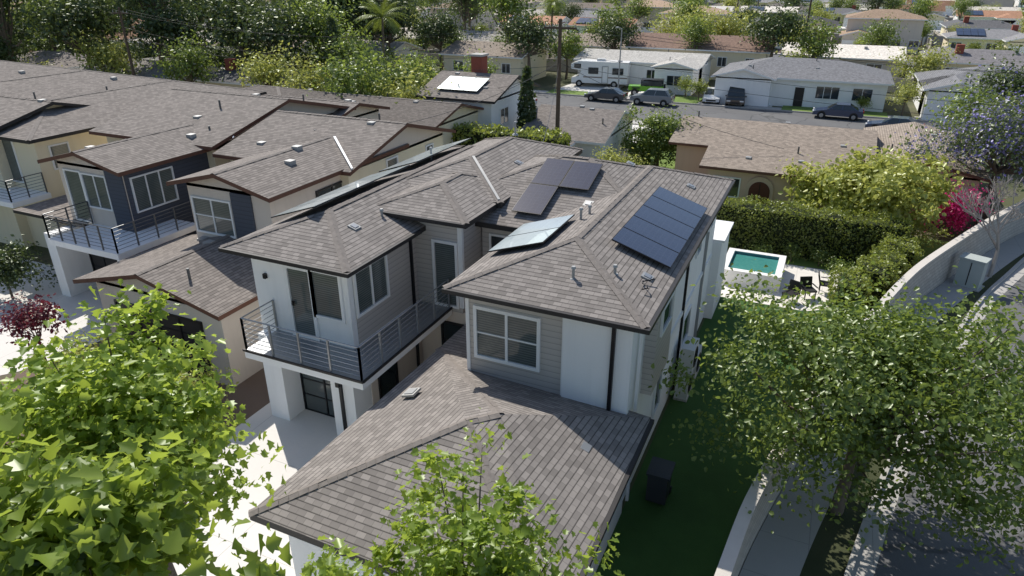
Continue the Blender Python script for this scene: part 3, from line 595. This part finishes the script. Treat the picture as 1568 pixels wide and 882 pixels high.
# lawns / driveways on the main street
b=Bd('front_lawn')
b.box(-4.5,5.5,77.7,80.45,GZ,GZ+.14,LAWN); b.box(-31,-22.5,77.7,80.4,GZ,GZ+.14,LAWN); b.box(14.5,24,79.15,80.4,GZ,GZ+.12,LAWN); b.box(-17.6,-13.2,77.7,82,GZ,GZ+.14,LAWN)
b.face([(-3.5,34.5,GZ+.006),(4,34.5,GZ+.006),(8,41.4,GZ+.006),(-10,41.4,GZ+.006)],LAWN); b.face([(-12.8,43,GZ+.006),(-9,43,GZ+.006),(-9,56,GZ+.006),(-12.8,56,GZ+.006)],LAWN)
b.face([(-4.5,56,GZ+.006),(4.5,56,GZ+.006),(4.5,64,GZ+.006),(-4.5,64,GZ+.006)],LAWN);b.done()
b=Bd('driveway_concrete')
for x0,x1,y0,y1 in ((-12,-5.6,79.1,81),(-22.2,-18,79.1,84),(-31,-24,80.5,87),(8,14,79.1,80),(-19,-14,55,64.4),(5,9,57,64.4)): b.face([(x0,y0,GZ+.02),(x1,y0,GZ+.02),(x1,y1,GZ+.02),(x0,y1,GZ+.02)],CONC)
b.done()
# ---------------- generic suburb
def gh(i):
    R=random.Random(40+i); b=Bd('suburban_house'); rm=GR[i]; wm=[STUC,CREAM,STUC,BEIGE,STUC,CREAM,BEIGE,STUC][i]
    W=R.uniform(13,15.5);D=R.uniform(8.5,10); z=2.5 if i not in (3,) else 5.2
    P=[(('hip' if i%2 else 'gx'),-W/2,W/2,-D/2,D/2,z,.28)]
    s=1 if i%3 else -1; P.append((('gy' if i%2 else 'hip'),min(s*1,s*7),max(s*1,s*7),-D/2-4,1,2.5,.28))
    if i in (2,5,7): P.append(('gx',-6,-1,D/2-2,D/2+4,2.3,.15))
    for (k,x0,x1,y0,y1,zz,sl) in P:
        b.box(x0+.5,x1-.5,y0+.5,y1-.5,0,zz-.08+.4,wm)
        (hip(b,x0,x1,y0,y1,zz+.4,sl,rm,WHITE) if k=='hip' else gable(b,x0,x1,y0,y1,zz+.4,sl,k[1],rm,WHITE,wm))
    y=-D/2-3.5; win(b,'-y',y,min(s*1.6,s*6.4),.03,4.8,2.1,1,4,WHITE,BEIGE)
    for x in (-6,-3.2,-.8,1.6,4.4): win(b,'-y',-D/2+.5,x,1,1.5,1.1,2,1)
    for x in (-5,-1,3): win(b,'+y',D/2-.5,x,1,1.8,1.2,2,1)
    for y in (-2,1.5): win(b,'+x',W/2-.5,y,1,1.2,1,2,1)
    if i in (1,5): b.box(3,3.9,1,1.8,2,4.8,BRICK)
    b.box(-3,-2.6,1,1.4,3,4.1,GALV)
    if i in (1,4,6): panels(b,(-5.5,-D/2+.8,2.9+.25),(1,0,0),(0,1,.28),4,2,1.05,1.6)
    x0,x1=min(s*1.3,s*6.6),max(s*1.3,s*6.6); b.face([(x0,-D/2-10,.02),(x1,-D/2-10,.02),(x1,-D/2-3,.02),(x0,-D/2-3,.02)],CONC)
    b.face([(-8,-D/2-9.6,.01),(8,-D/2-9.6,.01),(8,-D/2,.01),(-8,-D/2,.01)],LAWN if i%3 else MULCH)
    b.box(-8.3,-8.15,-D/2,12,0,1.7,BLOCK); b.box(-8.15,8.3,12.5,12.65,0,1.7,WHITE if i==3 else BLOCK)
    return b.mesh()
GH=[gh(i) for i in range(8)]
rows=[(57,180),(88,0)]
y=108; RS=[]
while y<470:
    rows+= [(y,180)]; RS.append(y+13.5); rows.append((y+41,0)); y+=66
for yy in RS: road(yy+1.5,yy+11,-1.9*yy-60,.35*yy+40)
R=random.Random(3)
def clear(x,y):
    return (y<62 and x>-50) or (y<100 and -50<x<26) or (y<112 and -29<x<-6)
for (yy,rot) in rows:
    x=-1.95*yy-30
    while x<.32*yy+35:
        if not clear(x,yy) and R.random()<.94:
            inst('suburban_house',R.choice(GH),(x+R.uniform(-.6,.6),yy+R.uniform(-1.5,1.5),GZ),math.radians(rot),1)
        x+=17.2
# trees instanced
TM=[tree_mesh('broadleaf_tree',2.2,4.2,(2.8,2.8,2.2),46,2600,.34,L_MG,'simple',.18,1),
    tree_mesh('broadleaf_tree',1.8,3.6,(2.4,2.4,1.9),40,2200,.32,L_YL,'simple',.16,2),
    tree_mesh('broadleaf_tree',2.6,5.5,(3.6,3.6,3.0),60,3800,.38,L_DK,'simple',.25,3),
    tree_mesh('broadleaf_tree',1.2,2.4,(1.6,1.6,1.5),26,1600,.26,L_HD,'simple',.12,4),
    tree_mesh('broadleaf_tree',3,7.5,(3.2,3.2,4.6),60,3800,.42,L_MG,'simple',.25,5),
    tree_mesh('pine_tree',3,9,(3.0,3.0,5.5),70,5000,.55,L_DK,'needle',.3,6,sig=.3,shell=.6)]
def cyp_mesh(name,h,r,lm=L_DK,n=2600):
    R_=np.random.default_rng(int(h*10)); z=R_.uniform(.02,1,n); rr=r*np.clip(np.sin(np.pi*np.clip(z,0,1)**.75)**.6,0.05,1)*R_.uniform(.75,1.05,n); a=R_.uniform(0,2*np.pi,n)
    P=np.c_[rr*np.cos(a),rr*np.sin(a),z*h]; Nn=np.c_[np.cos(a),np.sin(a),np.full(n,.3)]
    W,G=leaves(P,Nn,.3,'simple',R_); v,f=tube(np.array([0,0,-.1]),np.array([0,0,h*.9]),.12,.03); g=[(q,0,r_) for q,r_ in G]+[(f+len(W),1,np.full(len(f),.5))]
    return np_mesh(name,np.vstack([W,v]),g,[lm,BARK])
CYP=cyp_mesh('cypress_tree',7,.62); inst('cypress_tree',CYP,(-20.2,46.9,GZ)); inst('cypress_tree',cyp_mesh('cypress_tree',9,1.2),(-48,60.5,GZ))
def palm(x,y,h,fr=2.6):
    e=empty('palm_tree',(x,y,GZ)); b=Bd('trunk',e)
    for i in range(8): b.cyl((0.05*i,0,h*i/8),(0.05*(i+1),0,h*(i+1)/8),.2-.008*i,.18-.008*i,BARK,8,False)
    b.done(); b=Bd('fronds',e); R_=random.Random(int(x))
    PM=leafmat('leaf_palm',(.15,.2,.04),(.15,.2,.04),(.18,.24,.05),(.35,.42,.06),.35)
    for k in range(30):
        a=R_.uniform(0,6.28); el=R_.uniform(-.2,1.2); p=V((.4,0,h)); dr=V((math.cos(a)*math.cos(el),math.sin(a)*math.cos(el),math.sin(el)))
        L=fr*R_.uniform(.8,1.1); n=9; sd=dr.cross(V((0,0,1))).normalized(); prev=p
        for j in range(n):
            dr=(dr-V((0,0,.13))).normalized(); nx=prev+dr*L/n; wd=.55*math.sin(math.pi*(j+1)/(n+.6))+.1
            for sg in (1,-1):
                for q in (0,.5): b.face([prev.lerp(nx,q),prev.lerp(nx,q+.3),prev.lerp(nx,q+.6)+sd*sg*wd-V((0,0,wd*.5))],PM)
            prev=nx
    b.done()
palm(-52,75,8.2,3.8); palm(-41,104,9,3); palm(-120,100,12,3.5); palm(-20,150,13,3.5); palm(5,190,13,3.5)
R=random.Random(11)
def T(k,x,y,s=1,zs=None): inst(TM[k].name.split('.')[0],TM[k],(x,y,GZ),R.uniform(0,6.28),s,zs)
for yy,rot in rows:
    x=-1.95*yy-30
    while x<.32*yy+35:
        x+=R.uniform(4,12)
        oy=R.choice((-9,-12,7.5,9,10,12)); oy=oy if rot==0 else -oy
        ty=yy+oy+R.uniform(-1.5,1.5)
        if ty<64 and x>-46: continue
        if ty<96 and -50<x<24: continue
        if abs(ty-71.7)<7: continue
        left=(-x/yy)>.9
        k=R.choices(range(6),(4,2.5,3 if left else 1.2,4,2.2,3 if left else .6))[0]
        T(k,x,ty,R.uniform(.6,1.15)*(.9 if k>3 else 1))
for a in ((2,-62,62,1.3),(2,-55,60,1.2),(2,-68,58,1.2),(1,-51,54,1.1),(1,-72,52,1.2),(0,-60,52,1),(1,-45,52,1),(5,-86,72,1.2),(5,-92,76,1.3),(5,-100,70,1.2),(5,-78,98,1.3),(5,-83,100,1.3),(5,-74,104,1.2),(2,-110,80,1.4),(2,-96,95,1.4),
  (0,-31.5,48,1),(1,-29.5,45,1.1),(0,-33,44,1.1),(3,-27,43,1.2),(2,-37,50,.8),(1,-12,42.5,.5),(3,-17.5,42.7,.9),
  (1,-43,66,.8),(0,-38,62,.8),(0,-32,62,.8),(2,-36,84,1),(0,-33,90,.9),(1,-39,92,1),(1,-20,110,1.4),(1,-15,112,1.4),(0,-34,112,1.2),(1,-24,118,1.3),(3,-13.4,79.5,.6),(3,-4.2,92,1.2),(1,9,92.5,1),(3,-15.2,81.2,.6),(1,6.8,79.6,.6),(3,3,80,.4),(3,12,62,1.2),(2,13,66,.8),(0,9.5,60,.8),
  (4,-52,63.5,.9),(0,-46,60,1.1),(2,-57,84,1.2),(4,-63,83,1.2),(2,-70,84,1.3),(5,-66,86,1.3),(2,-50,86,1.0),(4,-44,95,1.1)): T(*a)
for i in range(50):
    x=R.uniform(-175,-58); y=R.choice((R.uniform(44,63),R.uniform(80,128)))
    if y<64 and x>-70: continue
    T(R.choices((0,1,2,4,5),(2,1.2,4,2,3))[0],x,y,R.uniform(.9,1.4))
for i in range(26):
    T(2,-125+i*3.2,64.5-abs(R.uniform(0,1)),.6)
tree('round_tree',-10.9,49.6,.8,2.3,(1.9,1.9,1.9),90,9000,.22,L_MG,'simple',.2,61,.22,.4,.4,6,low=-.9)
# large local trees
tree('street_tree',2.1,16.6,2.0,4.0,(3.5,3.5,2.7),230,30000,.14,L_MG,'broad',.15,11,.16,.45,.5,46,low=-.85)
tree('yellow_green_tree',2.6,40.4,1.0,2.7,(3.9,2.9,2.0),130,12000,.26,L_YL,'broad',.2,12,.18,.5,.5,18,low=-.8)
tree('jacaranda_tree',9.2,45.5,2.4,4.6,(4.6,4.0,3.0),110,12000,.21,L_JA,'simple',.22,13,.2,.5,.4,22)
tree('bougainvillea',7.0,42.6,.4,1.5,(1.45,1.3,1.25),30,3600,.17,L_BO,'simple',.06,14,.33,.5,.4,8,low=-.9)
tree('yellow_green_tree',5.2,39.6,.5,1.1,(1.3,1.3,.9),26,1800,.18,L_YL,'simple',.06,15,.35,.5,.4,6)
def bare(x,y):
    b=Bd('bare_tree'); R_=random.Random(4); BM=mat('bark_pale',(.40,.36,.33),.9,.2,8,.2)
    def br(p,d,l,r,n):
        q=p+d*l; b.cyl(p,q,r,r*.7,BM,5,False)
        if n==0: return
        for i in range(3 if n>2 else 4):
            dd=(d+V((R_.uniform(-.75,.75),R_.uniform(-.75,.75),R_.uniform(-.15,.6)))).normalized(); br(q,dd,l*R_.uniform(.6,.85),r*.62,n-1)
    br(V((x,y,GZ)),V((0,0,1)),1.5,.11,5); b.done()
bare(8.4,36.6)
# foreground trees
tree('maple_tree',-3.2,5.8,4.2,5.8,(2.3,1.85,1.2),130,5600,.13,L_FG,'maple',.08,21,.15,.55,.55,50,low=-.8)
tree('maple_tree',-9.7,5.6,3.8,6.4,(2.2,2.1,1.7),130,8200,.16,L_FG,'maple',.12,22,.18,.5,.55,36,low=-.8)
tree('maple_tree',-5.3,2.5,5,8.6,(1.35,1.1,1.25),60,2300,.185,L_FG,'maple',.10,23,.22,.5,.5,20)
tree('yellow_shrub',-17.6,12.0,.3,1.15,(1.35,1.3,1.1),60,5200,.14,L_YL,'simple',.08,31,.24,.5,.5,8)
tree('maroon_shrub',-24.6,12.6,.8,1.9,(1.3,1.2,.9),22,1400,.17,L_RD,'simple',.05,32,.3,.5,.5,12)
tree('garden_shrub',-21.5,12.0,.6,1.4,(1.6,1.2,.9),26,1000,.15,L_YL,'simple',.05,33,.3,.5,.5,16)
tree('garden_shrub',-31.8,15.8,.6,1.3,(1.6,1.3,1.0),40,3600,.17,L_DK,'simple',.05,34,.3,.5,.5,10)
for i,(x,y,q) in enumerate([(-23,9.5,.5),(-20,9.8,.6),(-18.4,10,.5),(-22,11,.4),(-25.5,10.5,.5),(-27,8.5,.6),(-17,9.3,.6),(-19.3,12.5,.5),(-16.2,11,.4),(-23.2,12.8,.5)]):
    tree('garden_shrub',x,y,.2,.4,(q,q,.4),14,500,.13,(L_MG,L_HD,L_RD)[i%3],'simple',.03,50+i,.4)
# ---------------- poles & wires
def pole(x,y,h,arm=True):
    e=empty('utility_pole',(x,y,GZ)); b=Bd('post',e); b.cyl((0,0,0),(0,0,h),.17,.11,WOODP,10)
    if arm:
        b.box(-1.1,1.1,-.06,.06,h-.6,h-.47,WOODP)
        for q in (-1,-.5,.5,1): b.cyl((q,0,h-.47),(q,0,h-.3),.04,.03,GALV,6)
    b.done()
pole(-16.3,43.1,10.6); pole(-4.6,106,11); pole(-66,50.5,10); pole(-62,92,12); pole(44,43,10.6); pole(-110,60,10)
b=Bd('power_lines')
def wire(p,q,sag,r=.014,n=16):
    p,q=V(p),V(q); pr=p
    for i in range(1,n+1):
        t=i/n; c=p.lerp(q,t)-V((0,0,sag*4*t*(1-t))); b.cyl(pr,c,r,r,BLACK,4,False); pr=c
for o,z in ((-1,9.8),(1,9.8),(-.3,8.2),(.3,7.4)):
    wire((-16.3+o,43.1,z),(44+o,43,z),1.6); wire((-16.3+o,43.1,z),(-66+o,50.5,z-.4),1.5); wire((-66+o,50.5,z-.4),(-110+o,60,z-.4),1)
wire((-16.3,43.1,7.6),(-24,47,4.8),.4);wire((-16.3,43.1,7.6),(-2,44,3.2),.5);wire((-16.3,43.1,7.6),(-19.5,28,6),.5);wire((-16.3,43.1,7.6),(-10.5,26,6.4),.5)
b.done()
def lamp(x,y,h=7.5):
    e=empty('street_lamp',(x,y,GZ)); b=Bd('post',e); b.cyl((0,0,0),(0,0,h),.09,.06,GALV,10); b.cyl((0,0,h),(0,-1.6,h+.25),.04,.035,GALV,8); b.ob((-.12,-2.1,h+.2),(.24,0,0),(0,.6,0),(0,0,.1),GALV); b.done()
lamp(-22.3,78.2)
e=empty('utility_cabinet',(7.3,35.0,GZ+.08),-.4); b=Bd('box',e); CB=mat('cabinet_paint',(.42,.46,.44),.6,.05,3,0); b.box(-.5,.5,-.35,.35,.05,1.35,CB); b.box(-.55,.55,-.4,.4,1.35,1.42,CB); b.box(-.02,.02,-.365,-.352,.15,1.25,DARK); b.box(-.6,.6,-.45,.45,0,.05,WALK); b.done(.02)
# ---------------- vehicles
def carmesh(kind,col,nm):
    b=Bd(nm); C=mat('paint_'+nm,col,.3,.03,2,0,spec=.5,coat=.7); TY=mat('tyre',(.02,.02,.02),.8,.1,3,0)
    if kind=='sedan': L,Wd=4.6,1.8; body=[(0,.35),(.05,.62),(.25,.72),(1.25,.9),(1.45,.93),(3.9,.97),(4.5,.93),(4.6,.6),(4.55,.33)]; cab=[(1.3,.92),(2.05,1.42),(3.3,1.44),(4.1,.96)]
    elif kind=='suv': L,Wd=4.6,1.86; body=[(0,.4),(.03,.75),(.2,.9),(1.15,1.05),(4.5,1.08),(4.6,.7),(4.55,.4)]; cab=[(1.1,1.05),(1.85,1.66),(3.9,1.68),(4.45,1.08)]
    else: L,Wd=5.2,1.95; body=[(0,.4),(.03,.8),(.2,.98),(.9,1.12),(5.1,1.15),(5.2,.7),(5.15,.4)]; cab=[(.75,1.1),(1.6,1.98),(4.9,2.0),(5.1,1.14)]
    h=Wd/2
    for sg in (-1,1): b.face([(x,sg*(h-.02),z) for x,z in body][::sg],C)
    for i in range(len(body)):
        a,c=body[i],body[(i+1)%len(body)]; b.face([(a[0],-h+.02,a[1]),(a[0],h-.02,a[1]),(c[0],h-.02,c[1]),(c[0],-h+.02,c[1])],C)
    t=.22; P=lambda i,sg:V((cab[i][0],sg*(h-(.08 if i in(0,3) else t)),cab[i][1]))
    b.face([P(0,-1),P(0,1),P(1,1),P(1,-1)],GLASS); b.face([P(1,-1),P(1,1),P(2,1),P(2,-1)],C); b.face([P(2,-1),P(2,1),P(3,1),P(3,-1)],GLASS)
    for sg in (-1,1):
        q=[P(0,sg),P(1,sg),P(2,sg),P(3,sg)]; b.face(q,C); n=V((0,sg*.012,.004)); c=sum(q,V((0,0,0)))/4
        qq=[c+(p-c)*.86+n for p in q]; m0,m1=qq[1].lerp(qq[2],.45),qq[0].lerp(qq[3],.45)
        b.face([qq[0],qq[1],m0,m1],GLASS); dx=V((.08,0,0)); b.face([m1+dx,m0+dx,qq[2],qq[3]],GLASS)
    for wx in (.85,L-.85):
        for sg in (-1,1):
            y=sg*(h-.12); b.cyl((wx,y-.11,.33),(wx,y+.125,.33),.33,.33,TY,18); b.cyl((wx,y+sg*.126,.33),(wx,y+sg*.14,.33),.2,.18,METAL,12); b.cyl((wx,sg*(h-.015),.36),(wx,sg*(h-.012),.36),.4,.4,DARK,18)
    for sg in (-1,1):
        b.box(-.01,.12,sg*h*.7-.2,sg*h*.7+.2,.62,.74,WHITE); b.box(L-.08,L+.01,sg*h*.75-.15,sg*h*.75+.15,.75,.92,mat('tail_light',(.3,.01,.01),.3,.1,3,0)); b.box(cab[0][0]+.35,cab[0][0]+.5,sg*h-.02 if sg>0 else -h-.13,sg*h+.13 if sg>0 else -h+.02,.98,1.1,C)
    b.box(-.012,.0,-.5,.5,.42,.58,DARK); return b.mesh()
CM={'s1':carmesh('sedan',(.06,.065,.075),'car_dark'),'s2':carmesh('sedan',(.55,.56,.57),'car_silver'),'s3':carmesh('sedan',(.03,.05,.11),'car_blue'),'u1':carmesh('suv',(.22,.24,.26),'suv_grey'),'u2':carmesh('suv',(.7,.7,.7),'suv_white'),'v':carmesh('van',(.03,.035,.04),'van_dark')}
def car(k,x,y,rz): inst({'s':'parked_car','u':'parked_suv','v':'parked_van'}[k[0]],CM[k],(x,y,GZ+.01),math.radians(rz))
car('s1',-25.3,75.9,0); car('u1',-20,75.8,0); car('v',-9.2,77.5,95); car('s2',-11.8,78,95); car('s3',-1.4,75.9,0); car('s3',3.4,71,-8); car('s1',14,68,180); car('s2',-33,68,0); car('u2',-60,76,0);car('s1',-72,68,0);car('u1',-90,76,0)
R=random.Random(8); ks=list(CM)
for yy in RS:
    for i in range(int(16+yy/12)):
        x=R.uniform(-1.7*yy,.3*yy+20); car(R.choice(ks),x,yy+R.choice((2.8,9.8)),R.choice((0,180)))
# motorhome
e=empty('motorhome_rv',(-30.3,85.3,GZ+.02),math.radians(8)); b=Bd('body',e); RVW=mat('rv_white',(.78,.78,.77),.4,.03,2,0,coat=.4)
pr=[(0,.5),(7,.5),(7.05,3.05),(1.0,3.1),(-.1,2.75),(-.1,2.15),(1.2,2.0),(.9,1.3),(0,1.1)]
for yy in (-1.15,1.15): b.face([(p[0],yy,p[1]) for p in pr],RVW)
for i in range(9):
    a,c=pr[i],pr[(i+1)%9]; b.face([(a[0],-1.15,a[1]),(a[0],1.15,a[1]),(c[0],1.15,c[1]),(c[0],-1.15,c[1])],GLASS if i==6 else RVW)
b.done(); g=Bd('details',e); RS_=mat('rv_stripe',(.25,.2,.17))
for sd,c in (('-y',-1.15),('+y',1.15)):
    win(g,sd,c,2.2,1.7,1.1,.6,1,1,GLASS,BLACK); win(g,sd,c,5.2,1.7,1.2,.6,1,1,GLASS,BLACK); win(g,sd,c,.4,2.35,.7,.35,1,1,GLASS,BLACK); win(g,sd,c,3.9,.6,.65,1.9,1,1,RVW,METAL)
    g.box(1.5,7,c-.004,c+.004,1.15,1.3,RS_)
for wx in (1.0,5.4):
    for sg in (-1,1): g.cyl((wx,sg*1.0,.42),(wx,sg*1.18,.42),.42,.42,BLACK,16); g.cyl((wx,sg*1.181,.42),(wx,sg*1.2,.42),.22,.2,METAL,12)
g.box(3,4,-.4,.4,3.08,3.35,RVW); g.box(5.6,6.1,-.25,.25,3.06,3.2,GALV); g.done()
# off-road vehicle
e=empty('green_offroad_vehicle',(-21.8,81.0,GZ+.02),math.radians(10)); b=Bd('body',e); JG=mat('paint_lime',(.17,.42,.03),.35,.05,2,0,coat=.5)
b.box(0,1.35,-.7,.7,.65,1.1,JG); b.box(1.35,4,-.78,.78,.55,1.15,JG); b.box(1.4,1.5,-.72,.72,1.15,1.65,GLASS); b.box(1.4,3.95,-.74,.74,1.78,1.86,BLACK)
for x in (1.42,2.6,3.85):
    for y in (-.72,.66): b.box(x,x+.07,y,y+.06,1.15,1.78,BLACK)
b.box(1.55,3.8,-.715,-.705,1.2,1.72,GLASS);b.box(1.55,3.8,.705,.715,1.2,1.72,GLASS); b.box(-.15,0,-.8,.8,.5,.65,BLACK); b.box(.4,1.3,-.95,-.7,.9,.97,BLACK);b.box(.4,1.3,.7,.95,.9,.97,BLACK)
for wx in (.75,3.2):
    for sg in (-1,1): b.cyl((wx,sg*.7,.42),(wx,sg*.95,.42),.42,.42,BLACK,16); b.cyl((wx,sg*.951,.42),(wx,sg*.96,.42),.2,.2,METAL,12)
b.cyl((4.0,0,1.0),(4.2,0,1.0),.38,.38,BLACK,16); b.done(.03)
# ---------------- light & camera
wd=bpy.data.worlds.new("World"); SC.world=wd; wd.use_nodes=True; n=wd.node_tree.nodes; l=wd.node_tree.links
sky=n.new('ShaderNodeTexSky'); sky.sky_type='NISHITA'; sky.sun_disc=False
EL=math.radians(47); AZ=(-.78,.625); sky.sun_elevation=EL; sky.sun_rotation=math.atan2(AZ[0],AZ[1])%(2*math.pi)
l.new(sky.outputs[0],n['Background'].inputs[0]); n['Background'].inputs[1].default_value=.13
sl=bpy.data.lights.new('sun','SUN'); sl.energy=5; sl.angle=math.radians(.5); sl.color=(1,.95,.87)
so=bpy.data.objects.new('sun',sl); COL.objects.link(so); dv=V((AZ[0]*math.cos(EL),AZ[1]*math.cos(EL),math.sin(EL))); so.rotation_euler=(-dv).to_track_quat('-Z','Y').to_euler()
cd=bpy.data.cameras.new('camera'); co=bpy.data.objects.new('camera',cd); COL.objects.link(co); co.location=(0,0,13); co.rotation_euler=(math.radians(65),0,math.radians(24.5)); cd.lens=24; cd.sensor_width=36; cd.clip_end=4000; SC.camera=co
SC.view_settings.view_transform='Standard'; SC.view_settings.look='None'; SC.view_settings.exposure=0
